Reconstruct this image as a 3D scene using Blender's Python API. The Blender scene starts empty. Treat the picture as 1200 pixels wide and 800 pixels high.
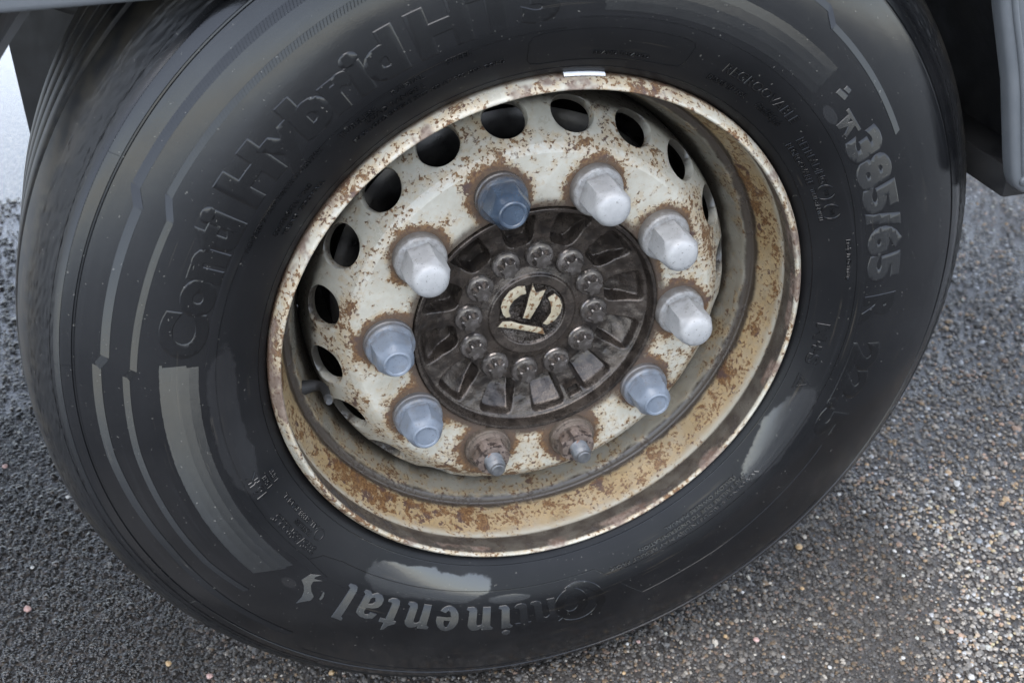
import bpy, bmesh, math, random
import numpy as np
from mathutils import Vector, Matrix
random.seed(7); rng = np.random.default_rng(7)
R = math.radians
sc = bpy.context.scene
col = sc.collection
Z0 = 0.525                      # axle height over the asphalt (m)

# ------------------------------------------------------------------ camera
cam = bpy.data.cameras.new('camera'); co = bpy.data.objects.new('camera', cam); col.objects.link(co)
co.location = (-0.3515, -1.0082, Z0 + 0.6994)
co.rotation_euler = Vector((0.24584, 0.79956, -0.54797)).to_track_quat('-Z', 'Y').to_euler()
cam.sensor_width = 36; cam.lens = 41.74; cam.clip_start = 0.02; cam.clip_end = 500
cam.dof.use_dof = True; cam.dof.focus_distance = 1.22; cam.dof.aperture_fstop = 8
sc.camera = co

# ------------------------------------------------------------------ sky, soft overcast sun, exposure
SUN_EL, SUN_AZ = R(70), R(215)
w = bpy.data.worlds.new('World'); sc.world = w; w.use_nodes = True
wn = w.node_tree.nodes; wl = w.node_tree.links
sky = wn.new('ShaderNodeTexSky'); sky.sky_type = 'NISHITA'; sky.sun_disc = False
sky.sun_elevation = SUN_EL; sky.sun_rotation = SUN_AZ; sky.air_density = 1.0; sky.dust_density = 0.5; sky.ozone_density = 1.0
hs = wn.new('ShaderNodeHueSaturation'); hs.inputs['Saturation'].default_value = 0.45
tint = wn.new('ShaderNodeMix'); tint.data_type = 'RGBA'; tint.blend_type = 'MULTIPLY'; tint.inputs[0].default_value = 1; tint.inputs[7].default_value = (.98, 1.0, 1.045, 1)   # cool overcast
wl.new(sky.outputs[0], hs.inputs['Color']); wl.new(hs.outputs[0], tint.inputs[6]); wl.new(tint.outputs[2], wn['Background'].inputs[0])
wn['Background'].inputs[1].default_value = 0.15
sun = bpy.data.lights.new('sun', 'SUN'); so = bpy.data.objects.new('sun', sun); col.objects.link(so)
sun.energy = 0.9; sun.angle = R(60); sun.color = (1.0, 0.955, 0.89)
sd = Vector((math.sin(SUN_AZ) * math.cos(SUN_EL), math.cos(SUN_AZ) * math.cos(SUN_EL), math.sin(SUN_EL)))
so.rotation_euler = sd.to_track_quat('Z', 'Y').to_euler(); so.location = (0, -3, 5)
sc.view_settings.view_transform = 'Standard'; sc.view_settings.look = 'None'
sc.view_settings.gamma = 1; sc.view_settings.use_curve_mapping = False
sc.view_settings.exposure = 2.25

# ------------------------------------------------------------------ helpers: objects
def tag(o, label=None, cat=None, group=None, kind=None):
    for k, v in (('label', label), ('category', cat), ('group', group), ('kind', kind)):
        if v: o[k] = v
    return o
def empty(name, loc):
    o = bpy.data.objects.new(name, None); o.location = loc; o.empty_display_size = .1; col.objects.link(o); return o
def link(name, me, mat, parent=None, loc=None):
    o = bpy.data.objects.new(name, me); col.objects.link(o)
    if mat and not me.materials: me.materials.append(mat)
    if parent: o.parent = parent
    if loc is not None: o.location = loc
    return o
def mesh(name, V, F, smooth=True, sharp=None):
    me = bpy.data.meshes.new(name); me.from_pydata([tuple(v) for v in V], [], [tuple(f) for f in F]); me.update()
    if smooth: me.shade_smooth()
    if sharp: me.set_sharp_from_angle(angle=R(sharp))
    return me
def grid_faces(n, m, close_m=True):
    i, j = np.meshgrid(np.arange(n - 1), np.arange(m if close_m else m - 1), indexing='ij')
    a = i * m + j; b = i * m + (j + 1) % m; c = (i + 1) * m + (j + 1) % m; d = (i + 1) * m + j
    return np.stack([a, b, c, d], -1).reshape(-1, 4)
def fast_mesh(name, V, F, smooth=True, sharp=None):
    V = np.asarray(V, np.float32); F = np.asarray(F, np.int32); k = F.shape[1]
    me = bpy.data.meshes.new(name)
    me.vertices.add(len(V)); me.vertices.foreach_set('co', V.ravel())
    me.loops.add(F.size); me.loops.foreach_set('vertex_index', F.ravel())
    me.polygons.add(len(F)); me.polygons.foreach_set('loop_start', np.arange(0, F.size, k, dtype=np.int32))
    me.update(calc_edges=True); me.validate()
    if smooth: me.shade_smooth()
    if sharp: me.set_sharp_from_angle(angle=R(sharp))
    return me
def revolve(name, prof, seg=360, a0=0, a1=2 * math.pi, sharp=None):
    """profile of (radius, outboard) pairs turned about the wheel axis; outboard is -Y"""
    full = abs(a1 - a0 - 2 * math.pi) < 1e-6
    th = np.linspace(a0, a1, seg, endpoint=not full)
    P = np.array(prof, float)
    r, s = P[:, 0][:, None], P[:, 1][:, None]
    V = np.stack([r * np.cos(th), -s + 0 * th, r * np.sin(th)], -1).reshape(-1, 3)
    return fast_mesh(name, V, grid_faces(len(P), seg, full), True, sharp)
def smooth_curve(pts, n=8):
    """Catmull-Rom through the points"""
    P = np.array(pts, float); P = np.vstack([2 * P[0] - P[1], P, 2 * P[-1] - P[-2]]); out = []
    for i in range(1, len(P) - 2):
        for t in np.linspace(0, 1, n, endpoint=False):
            a, b, c, d = P[i - 1:i + 3]
            out.append(.5 * (2 * b + (c - a) * t + (2 * a - 5 * b + 4 * c - d) * t * t + (3 * b - a - 3 * c + d) * t ** 3))
    out.append(P[-2]); return np.array(out)
def sstep(a, b, x):
    t = np.clip((x - a) / (b - a), 0, 1); return t * t * (3 - 2 * t)
def box(V, F, x0, x1, y0, y1, z0, z1):
    n = len(V)
    V += [(x, y, z) for x in (x0, x1) for y in (y0, y1) for z in (z0, z1)]
    F += [[n + k for k in f] for f in ((0, 1, 3, 2), (4, 6, 7, 5), (0, 4, 5, 1), (2, 3, 7, 6), (0, 2, 6, 4), (1, 5, 7, 3))]
def bevelled(me, width, seg=2, ang=40):
    bm = bmesh.new(); bm.from_mesh(me)
    es = [e for e in bm.edges if len(e.link_faces) == 2 and e.calc_face_angle(0) > R(ang)]
    bmesh.ops.bevel(bm, geom=es, offset=width, segments=seg, profile=.5, affect='EDGES')
    bmesh.ops.recalc_face_normals(bm, faces=bm.faces)
    bm.to_mesh(me); bm.free(); me.shade_smooth(); me.set_sharp_from_angle(angle=R(35)); return me
def tube(pts, rad, seg=12, n=6):
    P = smooth_curve(pts, n); V = []; F = []
    rad = np.interp(np.linspace(0, 1, len(P)), np.linspace(0, 1, len(np.atleast_1d(rad))), np.atleast_1d(rad))
    up = Vector((0.1, 0.3, 1))
    for i, p in enumerate(P):
        d = Vector(P[min(i + 1, len(P) - 1)] - P[max(i - 1, 0)]).normalized()
        a = d.cross(up).normalized(); b = d.cross(a)
        for k in range(seg):
            t = 2 * math.pi * k / seg; V.append(Vector(p) + float(rad[i]) * (a * math.cos(t) + b * math.sin(t)))
    F = [list(f) for f in grid_faces(len(P), seg)]
    F += [list(range(seg))[::-1], [(len(P) - 1) * seg + k for k in range(seg)]]
    return V, F

# ------------------------------------------------------------------ helpers: node materials
class NT:
    def __init__(s, name):
        s.m = bpy.data.materials.new(name); s.m.use_nodes = True; s.t = s.m.node_tree; s.n = s.t.nodes; s.l = s.t.links
        s.b = s.n['Principled BSDF']; s.out = s.n['Material Output']
        s.tc = s.n.new('ShaderNodeTexCoord'); s.obj = s.tc.outputs['Object']
    def put(s, sock, v):
        if isinstance(v, (int, float)): sock.default_value = v
        elif isinstance(v, (tuple, list)):
            sock.default_value = tuple(v) + (1,) if len(v) == 3 and len(sock.default_value) == 4 else tuple(v)
        else: s.l.new(v, sock)
    def math(s, op, a, b=None, c=None, clamp=False):
        n = s.n.new('ShaderNodeMath'); n.operation = op; n.use_clamp = clamp
        for i, v in enumerate((a, b, c)):
            if v is not None: s.put(n.inputs[i], v)
        return n.outputs[0]
    def noise(s, scale, detail=3, rough=.5, vec=None, dist=0, off=None):
        v = vec or s.obj
        if off is not None:
            m = s.n.new('ShaderNodeVectorMath'); m.operation = 'ADD'; s.l.new(v, m.inputs[0]); m.inputs[1].default_value = (off, off * 1.3, off * .7); v = m.outputs[0]
        n = s.n.new('ShaderNodeTexNoise'); n.inputs['Scale'].default_value = scale; n.inputs['Detail'].default_value = detail
        n.inputs['Roughness'].default_value = rough; n.inputs['Distortion'].default_value = dist; s.l.new(v, n.inputs['Vector']); return n.outputs['Fac']
    def voro(s, scale, feat='F1', out='Distance', vec=None):
        n = s.n.new('ShaderNodeTexVoronoi'); n.feature = feat; n.inputs['Scale'].default_value = scale; s.l.new(vec or s.obj, n.inputs['Vector']); return n.outputs[out]
    def ramp(s, v, a, b, smooth=True):           # a..b -> 0..1
        n = s.n.new('ShaderNodeMapRange'); n.interpolation_type = 'SMOOTHSTEP' if smooth else 'LINEAR'; n.clamp = True
        s.put(n.inputs['Value'], v); s.put(n.inputs['From Min'], a); s.put(n.inputs['From Max'], b); return n.outputs['Result']
    def mix(s, f, a, b):
        n = s.n.new('ShaderNodeMix'); n.data_type = 'RGBA'; s.put(n.inputs[0], f); s.put(n.inputs[6], a); s.put(n.inputs[7], b); return n.outputs[2]
    def mixf(s, f, a, b):
        n = s.n.new('ShaderNodeMix'); n.data_type = 'FLOAT'; s.put(n.inputs[0], f); s.put(n.inputs[2], a); s.put(n.inputs[3], b); return n.outputs[0]
    def xyz(s):
        n = s.n.new('ShaderNodeSeparateXYZ'); s.l.new(s.obj, n.inputs[0]); return n.outputs
    def polar(s):
        x, y, z = s.xyz(); r = s.math('SQRT', s.math('ADD', s.math('MULTIPLY', x, x), s.math('MULTIPLY', z, z)))
        return r, s.math('ARCTAN2', z, x), s.math('MULTIPLY', y, -1.0)
    def bump(s, h, dist, strength=1.0, normal=None):
        n = s.n.new('ShaderNodeBump'); n.inputs['Distance'].default_value = dist; n.inputs['Strength'].default_value = strength
        s.put(n.inputs['Height'], h)
        if normal: s.l.new(normal, n.inputs['Normal'])
        return n.outputs[0]
    def done(s, color=None, rough=None, metal=None, normal=None, spec=None, coat=None):
        for k, v in (('Base Color', color), ('Roughness', rough), ('Metallic', metal), ('Normal', normal), ('Specular IOR Level', spec), ('Coat Weight', coat)):
            if k == 'Coat Weight' and v is not None: s.b.inputs['Coat Roughness'].default_value = .03; s.b.inputs['Coat IOR'].default_value = 1.33
            if v is not None: s.put(s.b.inputs[k], v)
        return s.m

NUT_PHASE = -3.2
def rubber(name, serr=None, pitch=.0022, slope=.5, gloss=0.0, lift=1.0, dull=1.0):
    """tyre rubber; serr = (x,z) direction of fine moulded serrations"""
    m = NT(name); r, a, s_ = m.polar()
    big = m.noise(7, 4, .55); mid = m.noise(38, 4, .6, off=3.1); fine = m.noise(900, 2, .6)
    c = m.mix(m.ramp(big, .35, .7), (.0042 * lift, .0044 * lift, .0050 * lift), (.0085 * lift, .0085 * lift, .009 * lift))
    spk = m.ramp(m.noise(260, 2, .5, off=9), .715, .76); c = m.mix(m.math('MULTIPLY', spk, .55), c, (.12, .115, .10))
    # brown road dirt on the shoulder and the tread
    d = m.math('MULTIPLY', m.ramp(r, .505, .523), m.ramp(mid, .35, .65)); c = m.mix(m.math('MULTIPLY', d, .8), c, (.026, .022, .016))
    # dried film and wipe streaks running round the tyre
    n = m.n.new('ShaderNodeCombineXYZ'); m.put(n.inputs[0], m.math('MULTIPLY', r, 160.0)); m.put(n.inputs[1], m.math('MULTIPLY', a, 1.6)); m.put(n.inputs[2], s_)
    streak = m.noise(1.0, 3, .6, vec=n.outputs[0])
    c = m.mix(m.math('MULTIPLY', m.ramp(streak, .55, .8), .35), c, (.016, .016, .0175))
    smear = m.math('MULTIPLY', m.ramp(m.noise(1.0, 4, .65, vec=n.outputs[0], off=3.3), .60, .72), m.ramp(m.noise(9, 3, .5, off=8.8), .50, .62))
    c = m.mix(m.math('MULTIPLY', smear, .6), c, (.045, .038, .028))
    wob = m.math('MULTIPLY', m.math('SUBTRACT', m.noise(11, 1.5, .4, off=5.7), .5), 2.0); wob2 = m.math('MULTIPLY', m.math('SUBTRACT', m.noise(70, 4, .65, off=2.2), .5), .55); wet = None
    for th0, dth_, r0, dr_ in ((-118, 13.5, .332, .017), (-33, 11, .337, .020), (-179, 19, .343, .015), (-142.5, 1.6, .388, .006), (40, 2.2, .369, .006), (-98, 5, .345, .006)):  # gloss patches put in where the sky reflects on the sidewall
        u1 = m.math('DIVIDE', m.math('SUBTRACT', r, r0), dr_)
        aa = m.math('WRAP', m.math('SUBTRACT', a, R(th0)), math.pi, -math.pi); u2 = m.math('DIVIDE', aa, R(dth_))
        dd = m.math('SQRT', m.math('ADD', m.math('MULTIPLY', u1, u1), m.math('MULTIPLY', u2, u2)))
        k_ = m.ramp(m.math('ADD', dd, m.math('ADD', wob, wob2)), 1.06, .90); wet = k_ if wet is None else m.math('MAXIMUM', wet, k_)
    bead = m.math('MULTIPLY', m.ramp(r, .372, .350), dull)                                              # duller near the rim, standing in for the dark between sky reflections
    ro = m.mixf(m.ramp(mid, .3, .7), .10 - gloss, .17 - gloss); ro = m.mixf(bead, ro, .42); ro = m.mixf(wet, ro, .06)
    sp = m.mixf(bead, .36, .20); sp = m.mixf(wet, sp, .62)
    ro = m.mixf(m.ramp(r, .488, .502), ro, .55)
    h = m.math('ADD', m.math('MULTIPLY', fine, .35), m.math('MULTIPLY', mid, .8)); nrm = m.bump(h, .0003, .5)
    if serr:
        x, y, z = m.xyz(); L = math.hypot(*serr)
        t = m.math('ADD', m.math('MULTIPLY', x, serr[0] / L / pitch), m.math('MULTIPLY', z, serr[1] / L / pitch))
        saw = m.math('FRACT', m.math('MULTIPLY', t, -1.0)); nrm = m.bump(saw, pitch * slope, 1.0, nrm)
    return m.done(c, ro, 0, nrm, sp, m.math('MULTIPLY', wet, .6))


def paint(name, rim=False):
    """old ivory wheel paint with rust blooms and brown stain"""
    m = NT(name); r, a, s_ = m.polar()
    lo = m.noise(9, 3, .55); mid = m.noise(34, 5, .62, off=2.3); hi = m.noise(100, 5, .68, off=7.7); vh = m.noise(420, 2, .5, off=1.1)
    base = m.mix(m.ramp(mid, .3, .7), (.300, .282, .230), (.385, .368, .315))
    grime = m.ramp(m.noise(16, 5, .7, off=4.4), .48, .75); base = m.mix(m.math('MULTIPLY', grime, .55), base, (0.264, 0.2244, 0.1551))
    seg = m.math('MULTIPLY', m.math('SUBTRACT', m.math('FRACT', m.math('ADD', m.math('DIVIDE', m.math('SUBTRACT', a, R(NUT_PHASE)), R(36)), .5 + 10)), .5), R(36))
    dx = m.math('MULTIPLY', r, seg); dr = m.math('SUBTRACT', r, .1675)
    dn = m.math('SQRT', m.math('ADD', m.math('MULTIPLY', dx, dx), m.math('MULTIPLY', dr, dr)))
    halo = m.ramp(dn, .047, .029)
    if not rim:
        near = m.math('MAXIMUM', m.math('MULTIPLY', halo, .185), m.math('MULTIPLY', m.ramp(r, .158, .144), .13))
        near = m.math('ADD', near, m.math('MULTIPLY', m.ramp(m.math('ABSOLUTE', m.math('SUBTRACT', r, .214)), .016, .002), .055))
    else:
        near = m.math('ADD', m.math('MULTIPLY', m.ramp(s_, -.005, .004), .055), m.math('MULTIPLY', m.ramp(m.math('ABSOLUTE', m.math('ADD', s_, .048)), .02, .01), .07))
    if rim:
        st = m.math('MULTIPLY', m.ramp(s_, -.022, -.034), m.ramp(s_, -.072, -.066))          # bead seat: golden-brown stain
        base = m.mix(m.math('MULTIPLY', st, m.mixf(m.ramp(m.noise(22, 5, .65, off=1.7), .3, .7), .72, .99)), base, m.mix(m.ramp(mid, .35, .65), (.195, .138, .068), (.115, .082, .043)))
        well = m.ramp(s_, -.069, -.074); base = m.mix(m.math('MULTIPLY', well, m.mixf(m.ramp(mid, .3, .7), .45, .85)), base, (.115, .094, .064))
    v = m.math('ADD', m.math('ADD', m.math('MULTIPLY', hi, .46), m.math('MULTIPLY', mid, .46)), m.math('MULTIPLY', lo, .30))
    v = m.math('ADD', v, near)
    dots = m.math('MULTIPLY', m.ramp(v, .60, .67), m.ramp(m.noise(260, 2, .5, off=12.5), .55, .60))
    halo1 = m.ramp(v, .57, .73); spots = m.math('MAXIMUM', m.ramp(v, .706, .735), dots)
    c = m.mix(m.math('MULTIPLY', halo1, .62), base, (.27, .185, .085))
    rustc = m.mix(m.ramp(vh, .35, .65), (.070, .032, .013), (.140, .078, .032)); rustc = m.mix(m.ramp(m.noise(60, 3, .6, off=8), .5, .68), rustc, (0.0561, 0.033, 0.0264))
    c = m.mix(spots, c, rustc)
    ro = m.mixf(spots, m.mixf(m.ramp(mid, .3, .7), .26, .42), .8)
    if rim:
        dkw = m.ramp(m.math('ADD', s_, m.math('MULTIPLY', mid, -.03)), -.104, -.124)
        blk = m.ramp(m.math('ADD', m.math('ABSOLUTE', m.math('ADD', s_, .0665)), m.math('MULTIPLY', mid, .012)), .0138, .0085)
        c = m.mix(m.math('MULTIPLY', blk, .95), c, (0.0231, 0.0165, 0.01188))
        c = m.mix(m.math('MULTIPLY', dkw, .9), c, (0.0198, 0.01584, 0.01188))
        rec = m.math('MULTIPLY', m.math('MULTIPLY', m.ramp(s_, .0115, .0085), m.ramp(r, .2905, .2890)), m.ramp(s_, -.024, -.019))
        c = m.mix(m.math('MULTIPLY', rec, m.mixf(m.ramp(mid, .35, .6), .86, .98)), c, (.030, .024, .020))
        # purple-brown scale in long patches on the outer lip
        pv = m.math('MULTIPLY', m.ramp(m.noise(15, 4, .65, off=6.2), .50, .60), m.ramp(s_, -.004, .002))
        c = m.mix(m.math('MULTIPLY', pv, .85), c, m.mix(m.ramp(hi, .4, .6), (.085, .050, .035), (.155, .115, .092)))
        edge = m.ramp(m.math('ADD', r, m.math('MULTIPLY', mid, .004)), .2990, .3008); c = m.mix(m.math('MULTIPLY', edge, .85), c, (0.066, 0.033, 0.0165))
        ro = m.mixf(st, ro, .38); ro = m.mixf(pv, ro, .7)
    else:
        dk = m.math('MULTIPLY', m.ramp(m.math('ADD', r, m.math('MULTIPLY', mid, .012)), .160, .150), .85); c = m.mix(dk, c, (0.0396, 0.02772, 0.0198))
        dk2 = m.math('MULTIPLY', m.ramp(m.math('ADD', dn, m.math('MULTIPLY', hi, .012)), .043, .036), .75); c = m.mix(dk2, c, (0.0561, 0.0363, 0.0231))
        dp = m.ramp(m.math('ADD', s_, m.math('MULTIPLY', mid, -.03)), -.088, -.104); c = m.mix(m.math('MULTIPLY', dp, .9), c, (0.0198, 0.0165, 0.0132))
    nrm = m.bump(m.math('ADD', m.math('MULTIPLY', spots, .8), m.math('MULTIPLY', vh, m.mixf(spots, .08, .5))), .0006, .7)
    return m.done(c, ro, 0, nrm, .5)

def simple(name, c1, c2, scale, r1, r2, metal=0, bump=.0003, bscale=None, spec=.5, spot=None, grime=None):
    m = NT(name); n = m.noise(scale, 5, .6); f = m.noise(bscale or scale * 6, 3, .6, off=3)
    c = m.mix(m.ramp(n, .32, .68), c1, c2)
    if spot:
        k = m.ramp(m.noise(spot[1], 3, .6, off=11), spot[2], spot[2] + .05); c = m.mix(k, c, spot[0])
    if grime:                                   # road film caught low on a cover, thinning towards its tip, and scuffs
        hgt = m.math('MULTIPLY', m.xyz()[1], -1.0); info = m.n.new('ShaderNodeObjectInfo')
        q = m.n.new('ShaderNodeVectorMath'); q.operation = 'ADD'; m.l.new(m.obj, q.inputs[0]); m.l.new(info.outputs['Location'], q.inputs[1])
        film = m.noise(120, 4, .65, vec=q.outputs[0]); k = m.ramp(m.math('ADD', hgt, m.math('MULTIPLY', film, -.030)), .008, -.012)
        c = m.mix(m.math('MULTIPLY', k, .75), c, (.07, .055, .04))
        c = m.mix(m.math('MULTIPLY', m.ramp(m.noise(75, 5, .7, vec=q.outputs[0]), .54, .72), grime), c, (.09, .078, .06))
        c = m.mix(m.math('MULTIPLY', m.ramp(m.noise(420, 2, .5, vec=q.outputs[0]), .66, .70), .6), c, (.05, .042, .035))
    return m.done(c, m.mixf(m.ramp(n, .3, .7), r1, r2), metal, m.bump(f, bump, .7), spec)

M = {}
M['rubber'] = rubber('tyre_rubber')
M['letter'] = rubber('letter_rubber', gloss=.02, lift=.7, dull=0)
M['letter_lit'] = rubber('letter_rubber_serrated', serr=(-.55, 1), pitch=.0013, slope=.45, gloss=-.02, lift=1.1, dull=0)
M['letter_half'] = rubber('letter_rubber_half_lit', serr=(-.55, 1), pitch=.0013, slope=.16, gloss=-.02, lift=1.0, dull=0)  # weaker copy of the lit letters, for where the sky reflection fades
M['letter_side'] = rubber('letter_rubber_serrated_side', serr=(-.75, .7), pitch=.0013, slope=.30, gloss=-.02, lift=1.1, dull=0)
M['hatch_left'] = rubber('hatch_rubber_left', serr=(.12, 1), pitch=.0026, slope=.27, gloss=-.06, lift=1.1)
M['hatch_right'] = rubber('hatch_rubber_right', serr=(.2, 1), pitch=.0026, slope=.30, gloss=-.06, lift=1.1)
M['stripe'] = rubber('stripe_rubber', serr=(.35, 1), pitch=.0032, slope=.48, gloss=-.02, lift=1.1)
M['paint'] = paint('wheel_paint'); M['rim'] = paint('rim_paint', True)
M['dark'] = simple('dark_plastic', (.008, .008, .009), (.016, .015, .014), 20, .5, .75)
M['drum'] = simple('brake_drum', (.022, .02, .018), (.05, .045, .04), 30, .25, .45, .7)
M['silver'] = simple('silver_cap_plastic', (.225, .225, .222), (.275, .274, .268), 60, .42, .55, .1, .0003, 900, grime=.35)
M['greycap'] = simple('grey_cap_plastic', (.100, .118, .143), (.134, .153, .180), 45, .36, .5, 0, .0002, 700, grime=.35)
M['darkcap'] = simple('dark_blue_cap_plastic', (.024, .035, .052), (.040, .057, .080), 45, .2, .3, 0, .0002, 700, grime=.12)
M['rustnut'] = simple('rusty_nut', (.075, .052, .040), (.15, .115, .095), 90, .5, .8, .25, .0007, 500, spot=((.03, .02, .016), 150, .53), grime=.4)
M['stud'] = simple('stud_steel', (.075, .078, .082), (.125, .125, .125), 120, .38, .55, .55, .0002, 700, spot=((0.0992, 0.0558, 0.0372), 110, .63))
M['emblem'] = simple('emblem_paint', (.24, .20, .13), (.30, .265, .19), 160, .4, .6, 0, .0006, 900, spot=((.10, .05, .018), 170, .55), grime=None)
M['panel'] = simple('panel_grey_paint', (0.07316, 0.07936, 0.08556), (0.0899, 0.0961, 0.1023), 14, .33, .48, 0, .00015, 900, spot=((0.0434, 0.0434, 0.0434), 240, .72))
M['white'] = simple('white_tape', (0.56, 0.576, 0.592), (0.64, 0.64, 0.64), 40, .3, .4)
m = NT('oily_hub'); r_, a_, s_ = m.polar(); n1 = m.noise(55, 5, .65); n2 = m.noise(330, 4, .65, off=4); n3 = m.noise(16, 3, .5, off=2)
c = m.mix(m.ramp(n1, .32, .68), (.020, .016, .0135), (.066, .053, .043)); c = m.mix(m.math('MULTIPLY', m.ramp(n3, .5, .75), .6), c, (0.075, 0.06, 0.04875))
M['hub'] = m.done(c, m.mixf(m.ramp(n1, .3, .7), .15, .33), .6, m.bump(m.math('ADD', m.math('MULTIPLY', n2, .40), n1), .0016, .7), .6)
m = NT('oily_screw'); n1 = m.noise(90, 4, .6)
M['screw'] = m.done(m.mix(m.ramp(n1, .35, .65), (.10, .088, .078), (.18, .162, .15)), m.mixf(m.ramp(n1, .3, .7), .2, .3), .8, m.bump(m.noise(300, 3), .0002, .4))
# asphalt: binder between the chips, and the chips themselves
m = NT('asphalt'); g = m.math('ADD', m.noise(3.2, 4, .6), m.math('MULTIPLY', m.ramp(m.xyz()[0], -.2, -.7), -.3)); v1 = m.voro(210); vc = m.voro(210, out='Color'); f = m.noise(600, 3, .6)
sep = m.n.new('ShaderNodeSeparateColor'); m.l.new(vc, sep.inputs[0])
c = m.mix(m.ramp(g, .3, .7), (.020, .0185, .017), (.038, .034, .030)); stone = m.ramp(sep.outputs[0], .45, .9)
c = m.mix(m.math('MULTIPLY', stone, .75), c, m.mix(sep.outputs[1], (0.062, 0.0589, 0.0589), (0.093, 0.0775, 0.062)))
hgt = m.math('ADD', m.math('MULTIPLY', v1, -1.1), m.math('MULTIPLY', f, .35))
M['asphalt'] = m.done(c, m.mixf(m.ramp(g, .30, .62), .10, .40), 0, m.bump(hgt, .0018, .6), .5, m.ramp(m.xyz()[0], -.35, -.75))
m = NT('asphalt_chip'); at = m.n.new('ShaderNodeAttribute'); at.attribute_name = 'tint'; n1 = m.noise(400, 3)
cc = m.mix(m.math('MULTIPLY', m.ramp(n1, .35, .65), .35), at.outputs['Color'], (0.0186, 0.01736, 0.01612))
wl_ = m.ramp(m.xyz()[0], -.28, -.6)
M['chip'] = m.done(cc, m.mixf(wl_, m.mixf(m.ramp(m.noise(3.2, 4, .6), .38, .62), .38, .65), .16), 0, m.bump(m.noise(900, 2), .0006, .5), m.mixf(wl_, .28, .5))
def stone_mat(name, a, b): return simple(name, a, b, 180, .4, .6, 0, .0005, 700)
M['peb'] = [stone_mat('pale_stone', (0.31, 0.2976, 0.279), (0.3844, 0.3782, 0.3596)), stone_mat('ochre_stone', (0.248, 0.155, 0.0682), (0.31, 0.2232, 0.124)),
            stone_mat('pink_stone', (0.2604, 0.1488, 0.124), (0.341, 0.2356, 0.2108)), stone_mat('grey_stone', (0.124, 0.1364, 0.1488), (0.1922, 0.2046, 0.2232))]

# ------------------------------------------------------------------ ground
cam_p = np.array([-0.3515, -1.0082, .6994]); fw = np.array([.24584, .79956, -.54797]); rt = np.cross(fw, (0, 0, 1)); rt /= np.linalg.norm(rt); dn_ = np.cross(fw, rt)
X, Y = np.meshgrid(np.r_[-60, -8, np.linspace(-2, 2.4, 45), 8, 60], np.r_[-60, -6, np.linspace(-1.4, 3.6, 51), 8, 60])
Zg = .004 * np.sin(X * 2.3 + 1) * np.sin(Y * 1.9) * (np.abs(X) < 6) * (np.abs(Y) < 6) * sstep(.05, .6, np.hypot(X, Y - .15) - .35)
V = np.stack([X, Y, Zg - .0015], -1).reshape(-1, 3)
road = link('road', fast_mesh('road', V, grid_faces(X.shape[0], X.shape[1], False)), M['asphalt']); tag(road, kind='structure')
# stone chips showing in the asphalt
def chips(N):
    u = rng.random((N, 2)); x = -1.25 + u[:, 0] * 3.25; y = -.65 + u[:, 1] * 2.35
    q = np.stack([x, y, 0 * x - Z0], -1) - cam_p; zc = q @ fw; px = q @ rt / zc * 1391 + 600; py = q @ dn_ / zc * 1391 + 400
    d = np.linalg.norm(q, axis=1)
    keep = (px > -200) & (px < 1400) & (py < 980) & ~((np.abs(x) < .11) & (y > .03) & (y < .29)) & (rng.random(N) < np.clip(1.6 / d, 0, 1) ** 3)
    x, y, d = x[keep], y[keep], d[keep]; n = len(x)
    base = np.array([(math.cos(t), math.sin(t), 0) for t in np.arange(5) * 2 * math.pi / 5])
    base = np.vstack([base * (1, 1, 0) + (0, 0, -.3), base * .62 + (0, 0, .55)])
    size = (.0013 + .0019 * rng.random(n) ** 2.2) * np.clip(d / 1.4, .95, 1.8); big = rng.random(n) < .03; size[big] *= 1.6
    rot = rng.random(n) * 6.28; ca, sa = np.cos(rot)[:, None], np.sin(rot)[:, None]
    P = base[None] * (1 + .35 * (rng.random((n, 10, 3)) - .5)); el = (.75 + .6 * rng.random(n))[:, None]
    px, py = P[:, :, 0] * el, P[:, :, 1]
    G = np.stack([(px * ca - py * sa) * size[:, None] + x[:, None], (px * sa + py * ca) * size[:, None] + y[:, None], P[:, :, 2] * size[:, None] * (.30 + .45 * rng.random(n)[:, None]) + .0003], -1)
    tri = [(5, 6, 7), (5, 7, 8), (5, 8, 9)]
    for k in range(5): tri += [(k, (k + 1) % 5, 5 + (k + 1) % 5), (k, 5 + (k + 1) % 5, 5 + k)]
    F = (np.arange(n)[:, None, None] * 10 + np.array(tri)[None]).reshape(-1, 3)
    me = fast_mesh('asphalt_stone_chips', G.reshape(-1, 3), F, False)
    pal = np.array([(.052, .050, .048), (.078, .074, .070), (.120, .112, .103), (.088, .090, .094), (.125, .092, .060), (.135, .098, .078), (.30, .285, .26), (.030, .029, .028)])
    k = rng.choice(8, n, p=[.24, .22, .13, .11, .09, .06, .045, .105]); c = pal[k] * (.65 + .7 * rng.random((n, 1)))
    damp = np.zeros(n)
    for f_, w_ in ((2.1, .5), (4.7, .3), (9.3, .2)):
        for q_ in range(3):
            ang_ = rng.random() * 6.28; damp += w_ / 2 * np.sin(f_ * 2 * (x * math.cos(ang_) + y * math.sin(ang_)) + rng.random() * 6.28)
    wet_shade = np.clip(sstep(.55, -.55, damp) * .40 + sstep(-.25, -.55, x) * .9, 0, 1.06); wet_shade = np.maximum(wet_shade, .75 * sstep(.62, .50, np.hypot(x * .9, y - .15)))  # damp, plus painted truck shade on the wet left, darker round the tyre foot
    c = c * (2.9 - 2.6 * wet_shade[:, None]) * np.array([1.0, .95, .87]); c = np.minimum(c, .36)
    a = me.attributes.new('tint', 'FLOAT_COLOR', 'POINT'); cc = np.ones((n, 10, 4), np.float32); cc[:, :, :3] = c[:, None]; a.data.foreach_set('color', cc.ravel())
    return me
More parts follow.
